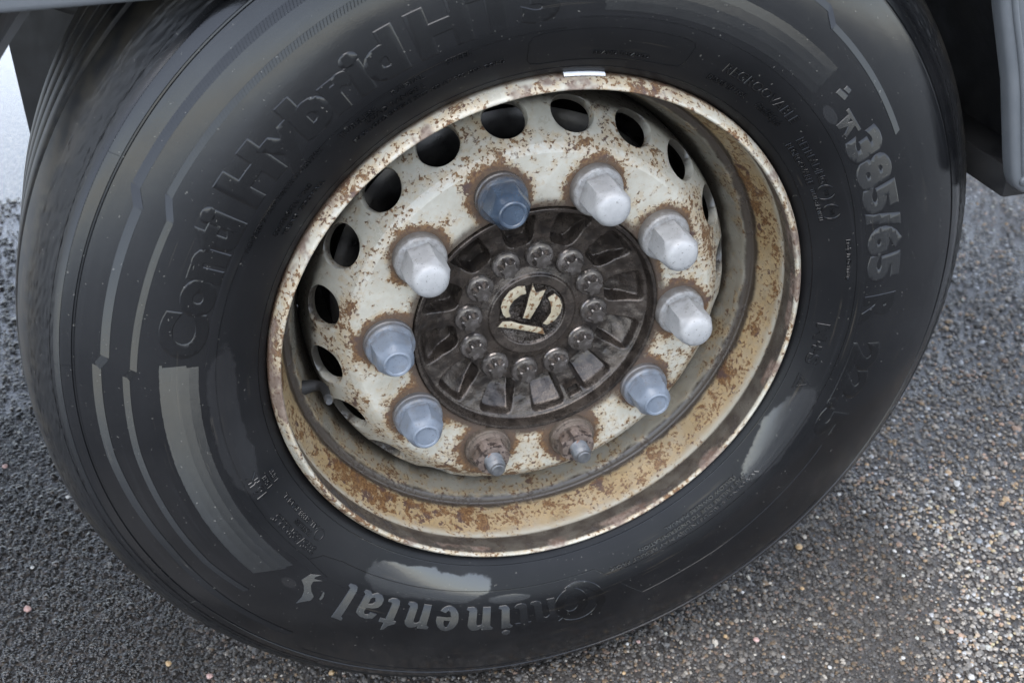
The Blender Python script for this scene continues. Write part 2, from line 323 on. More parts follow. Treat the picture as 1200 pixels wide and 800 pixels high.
ch = link('asphalt_stone_chips', chips(430000), M['chip']); tag(ch, 'fine stone chips bedded in the wet asphalt surface', 'gravel', kind='stuff')

# ------------------------------------------------------------------ the truck's side: panel, arch, underbody
truck = empty('truck', (0, 0, Z0)); tag(truck, 'grey truck side panel with dark wheel arch around the tyre', 'truck')
YP = -.045
def plate_from_outline(name, pts, y0, y1, mat, parent, bev=.004):
    bm = bmesh.new(); vs = [bm.verts.new((x, y0, z)) for x, z in pts]; f = bm.faces.new(vs)
    ex = bmesh.ops.extrude_face_region(bm, geom=[f]); bmesh.ops.translate(bm, verts=[v for v in ex['geom'] if isinstance(v, bmesh.types.BMVert)], vec=(0, y1 - y0, 0))
    bmesh.ops.recalc_face_normals(bm, faces=bm.faces)
    me = bpy.data.meshes.new(name); bm.to_mesh(me); bm.free()
    if bev: bevelled(me, bev, 3)
    return link(name, me, mat, parent)
edge = [(-1.6, .4125), (.385, .4125)] + [(.385 + .055 * math.sin(t), .3575 + .055 * math.cos(t)) for t in np.linspace(.3, 1.35, 6)]
edge += [(.4505, .330), (.481, .251), (.507, .163), (.5145, .140), (.521, .1285), (.533, .1195), (.548, .117), (1.5, .117)]
plate_from_outline('side_panel', edge + [(1.5, .95), (-1.6, .95)], YP, YP + .022, M['panel'], truck, .006)
# pressed bead following the opening's edge on the right
bead = [(p[0] + .013, YP - .0005, p[1] + .004) for p in edge[5:13]]
V, F = tube([(.452, YP - .0005, .375)] + bead + [(.62, YP - .0005, .130), (.9, YP - .0005, .130)], .0035, 8)
link('pressed_bead', mesh('pressed_bead', V, F), M['panel'], truck)
def arc_sheet(r0, r1, a0, a1, y0, y1, n=60):
    th = np.linspace(a0, a1, n); L = []
    for rr, yy in ((r0, y0), (r0, y1), (r1, y1), (r1, y0)): L.append(np.stack([rr * np.cos(th), yy + 0 * th, rr * np.sin(th)], -1))
    V = np.stack(L, 1).reshape(-1, 3); F = [list(f) for f in grid_faces(n, 4)] + [[0, 1, 2, 3], [(n - 1) * 4 + k for k in (3, 2, 1, 0)]]
    return V, F
V, F = arc_sheet(.600, .606, R(9.5), R(142), YP + .025, .45); link('wheel_arch_liner', mesh('wheel_arch_liner', V, F, True, 40), M['dark'], truck)
V, F = [], []; box(V, F, -1.6, 1.5, .06, 2.35, .50, .56); box(V, F, -1.6, 1.5, .62, .70, .22, .50); box(V, F, -1.6, 1.5, 1.65, 1.73, .22, .50)
link('underbody', mesh('underbody', V, F, False), M['dark'], truck)
V, F = [], []; box(V, F, -.522, .42, .50, .508, -.16, .50); link('inner_guard', bevelled(mesh('inner_guard', V, F, False), .002), M['dark'], truck)
V, F = tube([(-.52, .47, .31), (-.44, .465, .265), (-.36, .465, .25), (-.25, .47, .26)], .010); link('brake_hose', mesh('brake_hose', V, F), M['dark'], truck)
V, F = [], []; box(V, F, .535, .598, -.012, .20, .098, .135); link('liner_bracket', bevelled(mesh('liner_bracket', V, F, False), .004), M['dark'], truck)
V, F = tube([(.583, -.022, .147), (.583, -.014, .147), (.583, .0, .147)], [.009, .0115, .0115], 16, 3); link('bracket_bolt', mesh('bracket_bolt', V, F, True, 40), M['stud'], truck)
V, F = tube([(0, .17, 0), (0, 1.2, 0), (0, 2.2, 0)], .075, 24, 3); link('axle_beam', mesh('axle_beam', V, F, True, 40), M['drum'], truck)

# ------------------------------------------------------------------ the wheel
wheel = empty('truck_wheel', (0, 0, Z0)); tag(wheel, 'big black truck tyre on a rusty ivory steel wheel with greasy dark hub', 'wheel')
SW = [(.2975, -.016), (.2988, -.008), (.3005, -.0005), (.3035, .0042), (.309, .0086), (.317, .0139), (.326, .0190), (.336, .0241), (.345, .0280), (.353, .0303), (.363, .0317),
      (.38, .0322), (.40, .0312), (.42, .0288), (.44, .0246), (.458, .0193), (.472, .0141), (.4785, .0114)]
SW2 = [(.4815, .0102), (.490, .0055), (.4965, .0005), (.5015, -.0040), (.5065, -.0085), (.512, -.0130), (.5165, -.0170), (.5202, -.0212)]
sw = smooth_curve(SW, 6); sw2 = smooth_curve(SW2, 5)
prof = np.vstack([sw, [(.4792, .0096), (.4806, .0092)], sw2])
SR, SS = np.array(prof)[:, 0], np.array(prof)[:, 1]
def surf(r): return np.interp(r, SR, SS)
tread = []
def rib(s0, s1, r=.532, d=.011): tread.extend([(r - d * .9, s0 + .001), (r - .001, s0 + .0002), (r, s0 - .0015), (r, s1 + .0015), (r - .001, s1 - .0002), (r - d * .9, s1 - .001), (r - d, s1 - .003)])
half = [(.5235, -.0285), (.5262, -.037), (.5282, -.046), (.5296, -.0555), (.528, -.0575), (.519, -.0595), (.518, -.0645), (.5195, -.0675)]
rib(-.068, -.105); rib(-.116, -.153); rib(-.164, -.201); rib(-.212, -.249)
CS = -.1625
mir = lambda L: [(r, 2 * CS - s) for r, s in reversed(L)]
full = list(map(tuple, prof)) + half + [t for t in tread if t[1] > CS - .08][:] 
full = list(map(tuple, prof)) + half + tread[:26] + mir(half) + mir(list(map(tuple, prof[::3])))
me = revolve('tyre', full, 720, sharp=38)
nv = len(me.vertices); cov = np.zeros(nv * 3, np.float32); me.vertices.foreach_get('co', cov); cov = cov.reshape(-1, 3)
low = cov[:, 2] < -.5235; cov[low, 2] = -.5235 + (cov[low, 2] + .5235) * .02
rr = np.hypot(cov[:, 0], cov[:, 2]); th = np.arctan2(cov[:, 2], cov[:, 0])
sh = (rr > .4975) & (rr < .5195) & (cov[:, 1] > -.03) & (cov[:, 1] < .022)          # scuffed shoulder
lump = .0002 * np.sin(th * 163 + 3 * np.sin(th * 29)) * np.sin(rr * 900 + th * 41) + .00045 * rng.standard_normal(nv)
cov[sh, 1] += lump[sh]
me.vertices.foreach_set('co', cov.ravel()); me.update()
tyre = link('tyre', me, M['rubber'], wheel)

def arc_relief(name, pts, width, h, mat, n_across=3, chamfer=.35, step=.35, bury=.0006):
    """raised strip on the sidewall along (theta deg, r) points; follows the sidewall's curve"""
    P = np.array(pts, float); L = [P[0]]
    for a, b in zip(P[:-1], P[1:]):
        k = max(1, int(max(abs(b[0] - a[0]) / step, abs(b[1] - a[1]) / .004))); L += [a + (b - a) * t / k for t in range(1, k + 1)]
    L = np.array(L); th = np.radians(L[:, 0]); C = np.stack([L[:, 1] * np.cos(th), L[:, 1] * np.sin(th)], -1)
    d = np.gradient(C, axis=0); d /= np.linalg.norm(d, axis=1)[:, None] + 1e-12; nn = np.stack([-d[:, 1], d[:, 0]], -1)
    ch_ = min(width * chamfer, .0008)
    offs = [(-width / 2, -bury), (-width / 2 + ch_, h)] + [(-width / 2 + ch_ + (width - 2 * ch_) * k / (n_across - 1), h) for k in range(1, n_across - 1)] + [(width / 2 - ch_, h), (width / 2, -bury)]
    V = []
    for o, hh in offs:
        Q = C + nn * o; r = np.hypot(Q[:, 0], Q[:, 1]); V.append(np.stack([Q[:, 0], -(surf(r) + hh), Q[:, 1]], -1))
    V = np.stack(V, 1).reshape(-1, 3); k = len(offs)
    return link(name, fast_mesh(name, V, grid_faces(len(L), k, False), True, 35), mat, tyre)
def arc(r, a0, a1): return [(a0, r), (a1, r)]
# moulded rings
arc_relief('moulded_line', arc(.3085, 0, 360), .0014, .0006, M['letter'])
ringB = [(-45, .349), (-78, .3445), (-80.3, .3335), (-100, .3345), (-137, .3365), (-141.5, .341), (-143.4, .352), (-168, .351), (-270, .3535)]
arc_relief('moulded_line', ringB, .0012, .0006, M['letter'])
arc_relief('moulded_line', [(-44.5, .3495), (-22, .3495), (-5, .352), (15, .3505), (31, .356), (55, .3605), (72, .3633), (88, .3625)], .0010, .0005, M['letter'])
arc_relief('moulded_line', [(-76.4, .358), (-72.4, .3955), (-64, .3945), (-56, .3965), (-29.8, .3945)], .0012, .0006, M['letter'])
arc_relief('moulded_line', [(-144, .352), (-137.8, .3585)], .0012, .0006, M['letter'])
arc_relief('moulded_line', arc(.5005, -10, 350), .0010, .0006, M['letter'])
arc_relief('moulded_line', arc(.4705, -130, -40), .0009, .0005, M['letter'])
for a in (-132.9, -109.5, -80.5, -54, -9, -31, 4.2, 26.8, 49.7, 93.6, 115.8, 132.4, 159, -177.7, -155):
    arc_relief('vent_line', [(a, .3015), (a + .1, .3085)], .0009, .0006, M['letter'], step=.1)
for a in (145.5, 171.5, -148, -22, 20): arc_relief('vent_line', [(a, .4825), (a + .4, .497)], .0009, .0005, M['letter'], step=.1)
# serrated ribbons and blocks: real saw-tooth ridges, each falling towards 'up' so that it catches the sky
def ridges(name, segs, w, h, mat=None, n=5):
    V, F = [], []
    for (ax, az), (bx_, bz_), (tx, tz) in segs:
        b = len(V)
        for k in range(n):
            f = k / (n - 1); x, z = ax + (bx_ - ax) * f, az + (bz_ - az) * f
            for o, hh in ((-w / 2, -.0004), (-w / 2 + w * .06, h), (w / 2, .0001)):
                X_, Z_ = x + tx * o, z + tz * o; V.append((X_, -(float(surf(math.hypot(X_, Z_))) + hh), Z_))
        F += [[b + q for q in f] for f in grid_faces(n, 3, False).tolist()]
    o = link(name, mesh(name, V, F, False), mat or M['letter'], tyre); return o
def ribbon(pts, width, w=.0034, h=.0010, lean=0.0):
    P = np.array(pts, float); th = np.radians(P[:, 0]); C = np.stack([P[:, 1] * np.cos(th), P[:, 1] * np.sin(th)], -1)
    fine = []
    for a, b in zip(P[:-1], P[1:]):
        for t in np.linspace(0, 1, 60, endpoint=False):
            q = a + (b - a) * t; fine.append((q[1] * math.cos(R(q[0])), q[1] * math.sin(R(q[0]))))
    fine = np.array(fine); L_ = np.r_[0, np.cumsum(np.linalg.norm(np.diff(fine, axis=0), axis=1))]; segs = []
    for l in np.arange(0, L_[-1], w):
        p = np.array([np.interp(l, L_, fine[:, 0]), np.interp(l, L_, fine[:, 1])]); p2 = np.array([np.interp(l + .001, L_, fine[:, 0]), np.interp(l + .001, L_, fine[:, 1])])
        d = p2 - p; ln = np.linalg.norm(d)
        if ln < 1e-6: continue
        d /= ln; d = -d if d[1] < 0 else d; nn = np.array([-d[1], d[0]]); nn = nn + d * lean; segs.append((tuple(p - nn * width / 2), tuple(p + nn * width / 2), tuple(d)))
    return ridges('serrated_stripe', segs, w, h, n=3)
ribbon([(112, .4595), (147.6, .4608), (149.6, .4520), (169.6, .4520), (171.0, .4592), (184, .4605), (201, .4545), (214, .455), (226, .452)], .0078, lean=.4)
ribbon([(106, .4345), (121, .4335), (146.8, .4335), (149.6, .4235), (160, .4245), (171, .4268), (172.4, .4335), (184, .4350), (206, .4325), (214, .427)], .0062, lean=.4)
ribbon([(29.6, .4215), (40.8, .4245), (50.2, .4265), (52.2, .436), (64, .437), (74, .436)], .0062, lean=-.4)
ribbon([(120, .4945), (150, .4945), (180, .4945), (210, .4945), (235, .4945)], .0052, h=.0008)
def serrated_block(inside, lo, hi, ang, w, h):
    d = np.array([math.cos(ang), math.sin(ang)]); t = np.array([-d[1], d[0]]); segs = []
    for v in np.arange(lo, hi, w):
        u = np.linspace(-.5, .5, 2001); P_ = u[:, None] * d + v * t; ok = inside(np.hypot(P_[:, 0], P_[:, 1]), np.degrees(np.arctan2(P_[:, 1], P_[:, 0])) % 360)
        e_ = np.diff(np.r_[0, ok.astype(int), 0]); st_ = np.where(e_ == 1)[0]; en_ = np.where(e_ == -1)[0] - 1
        for a, b in zip(st_, en_):
            if b - a >= 2:
                k = max(1, int((b - a) / 90))
                for q in range(k):
                    segs.append((tuple(P_[a + (b - a) * q // k]), tuple(P_[a + (b - a) * (q + 1) // k]), tuple(t)))
    return ridges('serrated_block', segs, w, h)
serrated_block(lambda r, a: (r > .3675) & (r < .4042) & (a > 170.3) & (a < 170.3 + 45 - (r - .3675) / .0367 * 3.4), -.26, .12, R(-3), .0026, .00085)
serrated_block(lambda r, a: (r > .3680) & (r < .4025) & (a > 45.3) & (a < 84.5), -.2, .2, R(62), .0026, .00065)
arc_relief('moulded_frame', [(93.3, .3505), (80, .3520), (70.5, .3520), (68.6, .3500), (68.1, .346), (68.0, .328), (68.6, .3225), (70.5, .3205), (80, .318), (93.5, .3165), (95.3, .3190), (95.8, .324), (95.7, .343), (95.0, .3485), (93.3, .3505)], .0010, .0005, M['letter'], step=.2)

# raised lettering: outlines filled, thickened, chamfered, cut fine and wrapped on the sidewall
def curve_mesh(cu):
    o = bpy.data.objects.new('tmp', cu); col.objects.link(o); dg = bpy.context.evaluated_depsgraph_get()
    me = bpy.data.meshes.new_from_object(o.evaluated_get(dg)); bpy.data.objects.remove(o); bpy.data.curves.remove(cu); return me
def wrap(me, name, a0, r0, h, mat, cut=True, bury=.0008, mark=None):
    bm = bmesh.new(); bm.from_mesh(me); bpy.data.meshes.remove(me)
    bmesh.ops.remove_doubles(bm, verts=bm.verts, dist=1e-6)
    xs = [v.co.x for v in bm.verts]; ys = [v.co.y for v in bm.verts]; zt = max(v.co.z for v in bm.verts); zb = min(v.co.z for v in bm.verts)
    if cut:
        for ax, lo, hi, st in ((0, min(xs), max(xs), .006), (1, min(ys), max(ys), .004)):
            for k in range(1, int((hi - lo) / st) + 1):
                n = Vector((0, 0, 0)); n[ax] = 1
                bmesh.ops.bisect_plane(bm, geom=bm.verts[:] + bm.edges[:] + bm.faces[:], plane_co=n * (lo + k * st), plane_no=n, dist=1e-7)
    rm = r0 + (min(ys) + max(ys)) / 2
    for v in bm.verts:
        th = R(a0) - v.co.x / rm; r = r0 + v.co.y; f = (v.co.z - zb) / (zt - zb) if zt > zb else 1
        s = float(surf(r)) + (-bury + f * (h + bury)); v.co = (r * math.cos(th), -s, r * math.sin(th))
    bmesh.ops.recalc_face_normals(bm, faces=bm.faces)
    out = bpy.data.meshes.new(name); bm.to_mesh(out); bm.free(); out.shade_smooth(); out.set_sharp_from_angle(angle=R(32))
    return link(name, out, mat, tyre)
def text_curve(txt, cap, bold=0, shear=0, spacing=1.0, extr=.0004, bev=.0004, xs=1.0):
    cu = bpy.data.curves.new('t', 'FONT'); cu.body = txt; cu.size = cap / .70; cu.offset = bold; cu.shear = shear; cu.space_character = spacing
    cu.extrude = extr; cu.bevel_depth = bev; cu.bevel_resolution = 0; cu.resolution_u = 4; cu.fill_mode = 'BOTH'
    me = curve_mesh(cu)
    if xs != 1.0:
        for v in me.vertices: v.co.x *= xs
    return me
def text(txt, a0, a1, r0, cap, mat=M['letter'], h=.0007, bold=0, shear=0, spacing=1.0, small=False, gap=None):
    """lettering from angle a0 clockwise to a1, base line at radius r0; each word is a piece of its own"""
    me = text_curve(txt, cap, bold, shear, spacing, .0003, .00025 if small else .0008)
    xs = [v.co.x for v in me.vertices]; wd = max(xs) - min(xs); want = R(a0 - a1) * (r0 + cap / 2); x0 = min(xs)
    for v in me.vertices: v.co.x = (v.co.x - x0) * want / wd
    return wrap(me, 'raised_lettering', a0, r0, h * (1.5 if small else 1), mat, not small)
text('Conti', 169.0, 145.6, .3660, .0375, bold=.0030)
text('Hybrid', 143.2, 113.6, .3660, .0375, bold=.0030)
text('HT3', 111.6, 91.0, .3660, .0375, bold=.0030)
text('385/65', 33.6, 4.2, .3668, .0345, M['letter_side'], bold=.0026)
text('R', 1.6, -4.2, .3668, .0345, bold=.0026)
text('22.5', -8.0, -28.0, .3668, .0345, bold=.0026)
text('M+S', -4.6, -14.2, .3195, .0125, small=True, bold=.0004)
text('REGROOVABLE', 61.2, 43.0, .3345, .0100, small=True)
text('DESIGNED FOR', 62.5, 53.5, .3215, .0056, small=True)
text('ContiLifeCycle', 51.0, 44.2, .3225, .0075, small=True, shear=.3)
text('RETREADING', 39.4, 28.0, .3285, .0078, small=True)
text('REGROOVABLE', 39.4, 28.6, .3180, .0062, small=True)
for a in (25.8, 21.2): text('( )', a + 1.9, a - 1.9, .3270, .0115, small=True)
text('TWI', 26.5, 25.2, .3300, .0035, small=True); text('TWI', 21.9, 20.6, .3300, .0035, small=True)
text('TREAD SIDEWALL', 27.6, 19.4, .3185, .0035, small=True)
text('Made in Germany', 14.5, 5.5, .3405, .0042, small=True)
text('164K', -160.4, -166.0, .3360, .0105, small=True, bold=.0003)
text('158L', -161.0, -164.4, .3275, .0055, small=True); text('18PR', -161.2, -164.2, .3195, .0050, small=True)
text('385/65R22.5', -143.6, -155.4, .3385, .0085, small=True, bold=.0003)
text('TUBELESS', -146.5, -151.5, .3290, .0052, small=True); text('ALL STEEL RADIAL', -146.0, -157.5, .3205, .0050, small=True)
text('PRODUCED BY CONTINENTAL IN GERMANY', 150.2, 130.2, .3480, .0052, small=True)
text('CONTINENTAL TYRES', 146.5, 136.0, .3290, .0050, small=True); text('TREAD  SIDEWALL', 146.0, 134.5, .3205, .0042, small=True)
text('TUBELESS', 127.5, 120.5, .3430, .0055, small=True); text('LOAD RANGE L', 123.0, 112.5, .3365, .0055, small=True)
text('MAX LOAD SINGLE 5000 KG AT 900 KPA COLD', 126.5, 99.5, .3285, .0040, small=True)
text('RADIAL', 117.5, 112.0, .3465, .0050, small=True); text('STEEL', 108.5, 104.5, .3490, .0050, small=True)
text('BRAND TREADED', 84.5, 74.5, .3235, .0035, small=True)
for k, t in enumerate(('WARNING: SERIOUS INJURY MAY RESULT FROM', 'TYRE FAILURE DUE TO UNDERINFLATION', 'FOLLOW OWNERS MANUAL')):
    text(t, -40 - k * 2.0, -77 + k * 7, .3390 - k * .0070, .0040, small=True)

# script word of the maker: broad serif italic glyphs drawn as outlines
def outline_mesh(polys, scale, shear=0.0, ext=.0003, bev=.0006):
    cu = bpy.data.curves.new('g', 'CURVE'); cu.dimensions = '2D'; cu.fill_mode = 'BOTH'; cu.extrude = ext; cu.bevel_depth = bev; cu.bevel_resolution = 0
    for P in polys:
        sp = cu.splines.new('POLY'); sp.points.add(len(P) - 1); sp.use_cyclic_u = True
        for p, q in zip(sp.points, P): p.co = ((q[0] + shear * q[1]) * scale, q[1] * scale, 0, 1)
    return curve_mesh(cu)
def rnd(P, n=3): 
    P = np.array(P, float); P = np.vstack([P, P[:1]]); return [tuple(q) for q in smooth_curve(P, n)[:-1]]
def ell(cx, cy, rx, ry, n=28, a0=0, a1=2 * math.pi): return [(cx + rx * math.cos(t), cy + ry * math.sin(t)) for t in np.linspace(a0, a1, n, endpoint=abs(a1 - a0) < 6.2)]
G = {
 'n': [[(0, 0), (.27, 0), (.27, .70), (.36, .79), (.45, .80), (.50, .72), (.50, .14), (.55, .02), (.66, -.02), (.86, 0), (.88, .08), (.77, .14), (.77, .78), (.72, .92), (.62, 1.0), (.48, 1.0), (.36, .95), (.27, .86), (.27, 1.0), (-.08, 1.0), (-.08, .92), (0, .86)]],
 't': [[(.06, .16), (.11, .03), (.24, -.02), (.42, .01), (.52, .09), (.50, .15), (.39, .14), (.33, .2), (.33, .85), (.52, .85), (.52, 1.0), (.33, 1.0), (.33, 1.32), (.25, 1.30), (.16, 1.1), (-.04, .97), (-.04, .86), (.06, .86)]],
 'i': [[(0, .12), (.05, .02), (.15, -.02), (.36, 0), (.38, .08), (.27, .13), (.27, 1.0), (-.08, 1.0), (-.08, .92), (0, .86)], ell(.13, 1.24, .13, .11, 14)],
 'l': [[(0, .12), (.05, .02), (.15, -.02), (.36, 0), (.38, .08), (.27, .13), (.27, 1.40), (-.08, 1.40), (-.08, 1.32), (0, 1.27)]],
 'e': [ell(.36, .49, .39, .53, 26, 0, R(322)) + list(reversed(ell(.38, .50, .14, .36, 14, R(190), R(312)))) + [(.24, .43), (.75, .43)], ell(.37, .55, .12, .33, 14, 0, R(180))],
 'a': [[(.02, .75), (.1, .95), (.3, 1.02), (.55, 1.0), (.70, .9), (.73, .75), (.73, .14), (.82, .08), (.80, 0), (.62, -.02), (.50, .08), (.34, -.02), (.14, 0), (.01, .13), (0, .32), (.08, .47), (.27, .56), (.48, .60), (.48, .78), (.40, .88), (.28, .84), (.25, .73)], [(.48, .46), (.48, .22), (.40, .14), (.30, .16), (.26, .28), (.32, .40)]],
}
XH = .0355
for ch_, a_, wd_, lit in (('n', -89.6, 1, 0), ('t', -95.0, 1, 0), ('i', -98.9, 1, 1), ('n', -102.7, 1, 1), ('e', -109.2, 1, 1), ('n', -115.0, 1, 1), ('t', -121.2, 1, 1), ('a', -125.0, 1, 1), ('l', -131.0, 1, 1)):
    wrap(outline_mesh(G[ch_], XH, -.16), 'raised_lettering', a_, .3535, .0008, M['letter_lit'] if lit else M['letter_half'])
wrap(outline_mesh([ell(0, 0, .0215, .0225, 40), ell(0, 0, .0095, .0125, 30)], 1), 'raised_lettering', -86.2, .3690, .0008, M['letter'])
big_c = ell(0, 0, .0335, .033, 44, R(38), R(300)) + list(reversed(ell(.002, .0, .0262, .0262, 44, R(40), R(298))))
wrap(outline_mesh([big_c], 1), 'raised_lettering', -84.6, .3735, .0008, M['letter'])
horse = [(.0252, .0064), (.0272, .0113), (.0285, .0176), (.0206, .0218), (.0133, .0286), (.0099, .0354), (.008, .0464), (.004, .0405), (-.0013, .0352), (-.0007, .0293), (.0066, .0245), (.0139, .0178), (.0159, .0119), (.0086, .007), (.0166, .0093), (.0186, .0066), (.0153, .0018)]
wrap(outline_mesh([horse, [(-.008, .028), (-.0073, .0232), (-.0053, .0178), (-.0073, .0181), (-.0106, .0238), (-.0106, .0289)]], 1, 0, .0003, .0004), 'moulded_horse_emblem', -137.0, .3590, .0008, M['letter_lit'])
wrap(outline_mesh([[(0, 0), (.022, 0), (.011, .016)], [(.005, .0025), (.017, .0025), (.011, .0115)]], 1, 0, .0003, .0002), 'moulded_snow_emblem', -16.8, .3190, .0007, M['letter'], False)
wrap(outline_mesh([[(.006, .003), (.016, .003), (.011, .009)]], 1, 0, .0003, .0002), 'moulded_snow_emblem', -16.8, .3190, .0007, M['letter'], False)
wrap(outline_mesh([ell(0, 0, .0062, .0062, 24), ell(0, 0, .0052, .0052, 24)], 1, 0, .0003, .0002), 'moulded_approval_mark', -145.0, .3270, .0006, M['letter'], False)
arrow = [(0, 0), (.030, 0), (.030, .003), (0, .003)]
wrap(outline_mesh([arrow], 1), 'moulded_road_emblem', 38.6, .384, .0006, M['letter_side'], False)
wrap(outline_mesh([[(0, 0), (.014, .002), (.013, .007), (0, .005)], [(.004, .008), (.012, .009), (.011, .013), (.004, .012)]], 1), 'moulded_road_emblem', 42.4, .386, .0006, M['letter_side'])
wrap(outline_mesh([[(0, 0), (.005, 0), (.010, .010), (.016, .002), (.020, .002), (.013, .018), (.010, .018), (.006, .010), (.003, .018), (-.001, .017)]], 1), 'moulded_road_emblem', 37.6, .368, .0006, M['letter_side'])

# rim
rim_pts = [(.2965, -.020), (.2984, -.010), (.2988, -.004), (.2978, .0018), (.2952, .0068), (.2922, .0110), (.2898, .0134), (.2880, .0138), (.2868, .0122), (.2862, .0080), (.2866, -.002), (.2878, -.012), (.2896, -.0205)]
rim_pts2 = [(.2904, -.0250), (.2895, -.0300), (.2860, -.0390), (.2815, -.0500), (.2770, -.0610), (.2750, -.0655)]
rim_pts3 = [(.2738, -.0672), (.2705, -.0680), (.2672, -.0700), (.2650, -.0745), (.2632, -.0820), (.2595, -.0960), (.2550, -.1120), (.2510, -.1290), (.2495, -.1500), (.2490, -.2900)]
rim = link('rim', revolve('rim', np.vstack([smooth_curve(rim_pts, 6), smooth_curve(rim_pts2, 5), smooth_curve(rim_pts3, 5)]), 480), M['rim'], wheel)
tape = [(.2990, -.004), (.3012, .0008), (.3008, .0032), (.2996, .0046), (.2984, .0056)]
link('reflective_strip', revolve('reflective_strip', tape, 24, R(80.5), R(88.5)), M['white'], rim)
# valve
va = R(-167); ur = Vector((math.cos(va), 0, math.sin(va))); ut = Vector((-math.sin(va), 0, math.cos(va)))
P = lambda r, s, t=0: tuple(ur * r + ut * t + Vector((0, -s, 0)))
V, F = tube([P(.266, -.078), P(.256, -.076), P(.247, -.071), P(.243, -.060), P(.2425, -.044)], [.0085, .0068, .0052, .0048, .0044], 14); vs = link('valve_stem', mesh('valve_stem', V, F, True, 40), M['dark'], rim)
V, F = tube([P(.2425, -.045), P(.2424, -.040), P(.2422, -.036)], [.0046, .0046, .0036], 14, 3); link('valve_cap', mesh('valve_cap', V, F, True, 40), M['stud'], rim)

# wheel disc with its twenty hand holes
dp = np.vstack([[(.1412, -.052), (.1412, -.0400), (.1422, -.0384), (.1440, -.038)], smooth_curve([(.17, -.038), (.199, -.0380), (.2035, -.0385), (.2066, -.0400), (.2115, -.0432)], 4)])
cone = smooth_curve([(.2115, -.0432), (.2205, -.0523), (.2278, -.0607), (.2345, -.069), (.2400, -.0775), (.2440, -.0870), (.2462, -.0980)], 8)
L = np.r_[0, np.cumsum(np.linalg.norm(np.diff(cone, axis=0), axis=1))]; HM = np.interp(.2345, cone[:, 0], L)
def on_cone(a, t, inward=0.0):
    r = np.interp(t, L, cone[:, 0]); s = np.interp(t, L, cone[:, 1])
    return (r - inward * .75) * math.cos(a), -(s - inward * .66), (r - inward * .75) * math.sin(a)
V, F = [], []; NS = 40; HR = .0236; HPH = 79.0
cnt = [10, 10, 10, 10]
rect = []
for i in range(10): rect.append((-1 + 2 * i / 10, -1))
for i in range(10): rect.append((1, -1 + 2 * i / 10))
for i in range(10): rect.append((1 - 2 * i / 10, 1))
for i in range(10): rect.append((-1, 1 - 2 * i / 10))
hw = R(9)
for k in range(20):
    a0 = R(HPH + 18 * k); b = len(V)
    for ring, fr in enumerate((1, .75, .5, .25, .06, 0)):
        for (u, v) in rect:
            ang = math.atan2(v, u); ca, sa = math.cos(ang), math.sin(ang)
            tt = (HM + v * HM) if v < 0 else (HM + v * (L[-1] - HM))
            px, pt = u * hw, tt; cx, ct = HR * ca / .2345, HM + HR * sa
            V.append(on_cone(a0 + cx + (px - cx) * fr, ct + (pt - ct) * fr, .0012 if ring == 5 else 0))
    for (u, v) in rect:
        ang = math.atan2(v, u); V.append(on_cone(a0 + HR * .985 * math.cos(ang) / .2345, HM + HR * .985 * math.sin(ang), .010))
    F += [[b + f for f in q] for q in grid_faces(7, NS).tolist()]
bm = bmesh.new(); bm.from_mesh(revolve('d', dp, 400)); me2 = mesh('c', V, F); bm.from_mesh(me2)
bm.from_mesh(revolve('e', [tuple(cone[-1]), (.2475, -.11), (.2482, -.14)], 400))
bmesh.ops.remove_doubles(bm, verts=bm.verts, dist=1e-5)
me = bpy.data.meshes.new('wheel_disc'); bm.to_mesh(me); bm.free(); me.shade_smooth(); me.set_sharp_from_angle(angle=R(50))
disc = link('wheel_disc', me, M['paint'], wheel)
link('brake_drum', revolve('brake_drum', [(.0, -.135), (.20, -.135), (.212, -.14), (.2125, -.29), (.2488, -.292)], 120, sharp=40), M['drum'], wheel)

# greasy hub as one casting: ribs run out from every screw
nr, na = 150, 720
rs = np.unique(np.r_[np.linspace(.0005, .128, nr), np.linspace(.128, .1405, 22), .1407, .141]); th = np.linspace(0, 2 * math.pi, na, endpoint=False)
RR, TT = np.meshgrid(rs, th, indexing='ij'); SPH = R(-6.2)
H = np.interp(RR, [0, .0372, .0385, .0495, .0515, .060, .0865, .110, .1300, .1335, .1352, .1362, .1398, .1405, .1407, .141],
              [-.0605, -.0605, -.0575, -.0572, -.0600, -.0622, -.0625, -.0585, -.0505, -.0490, -.0400, -.0360, -.0355, -.0368, -.045, -.06])
ph = (TT - SPH) / R(30) - .5; dth = np.abs(ph - np.round(ph)) * R(30) * RR
half_w = np.interp(RR, [.086, .10, .130], [.0105, .0155, .0200]); rc_ = .0055
ex_ = np.maximum(dth - half_w + rc_, 0); er_ = np.maximum(np.abs(RR - .1090) - .0205 + rc_, 0)
sdf = np.hypot(ex_, er_) - rc_ + np.minimum(np.maximum(dth - half_w + rc_, np.abs(RR - .1090) - .0205 + rc_), 0)
H = H - sstep(.0018, -.0038, sdf) * np.interp(RR, [.088, .105, .130], [.0195, .0180, .0070])
casting = np.zeros_like(H)
for q_ in range(14):
    f_ = 140 + 420 * rng.random(); an_ = rng.random() * 6.28
    casting += .00009 * np.sin(f_ * (RR * np.cos(TT) * math.cos(an_) + RR * np.sin(TT) * math.sin(an_)) + rng.random() * 6.28)
casting *= (RR > .088) * (RR < .131)
casting += .00035 * rng.standard_normal(RR.shape) * (RR < .037); H = H + casting
bx, bz = .119 * math.cos(R(-65.5)), .119 * math.sin(R(-65.5)); ux, uz = math.cos(R(-65.5)), math.sin(R(-65.5))
qx, qz = RR * np.cos(TT) - bx, RR * np.sin(TT) - bz; e = np.maximum(np.abs(qx * ux + qz * uz), np.abs(-qx * uz + qz * ux))
H = np.where(e < .0085, -.0500 - .0065 * sstep(.0068, .0055, e), H)
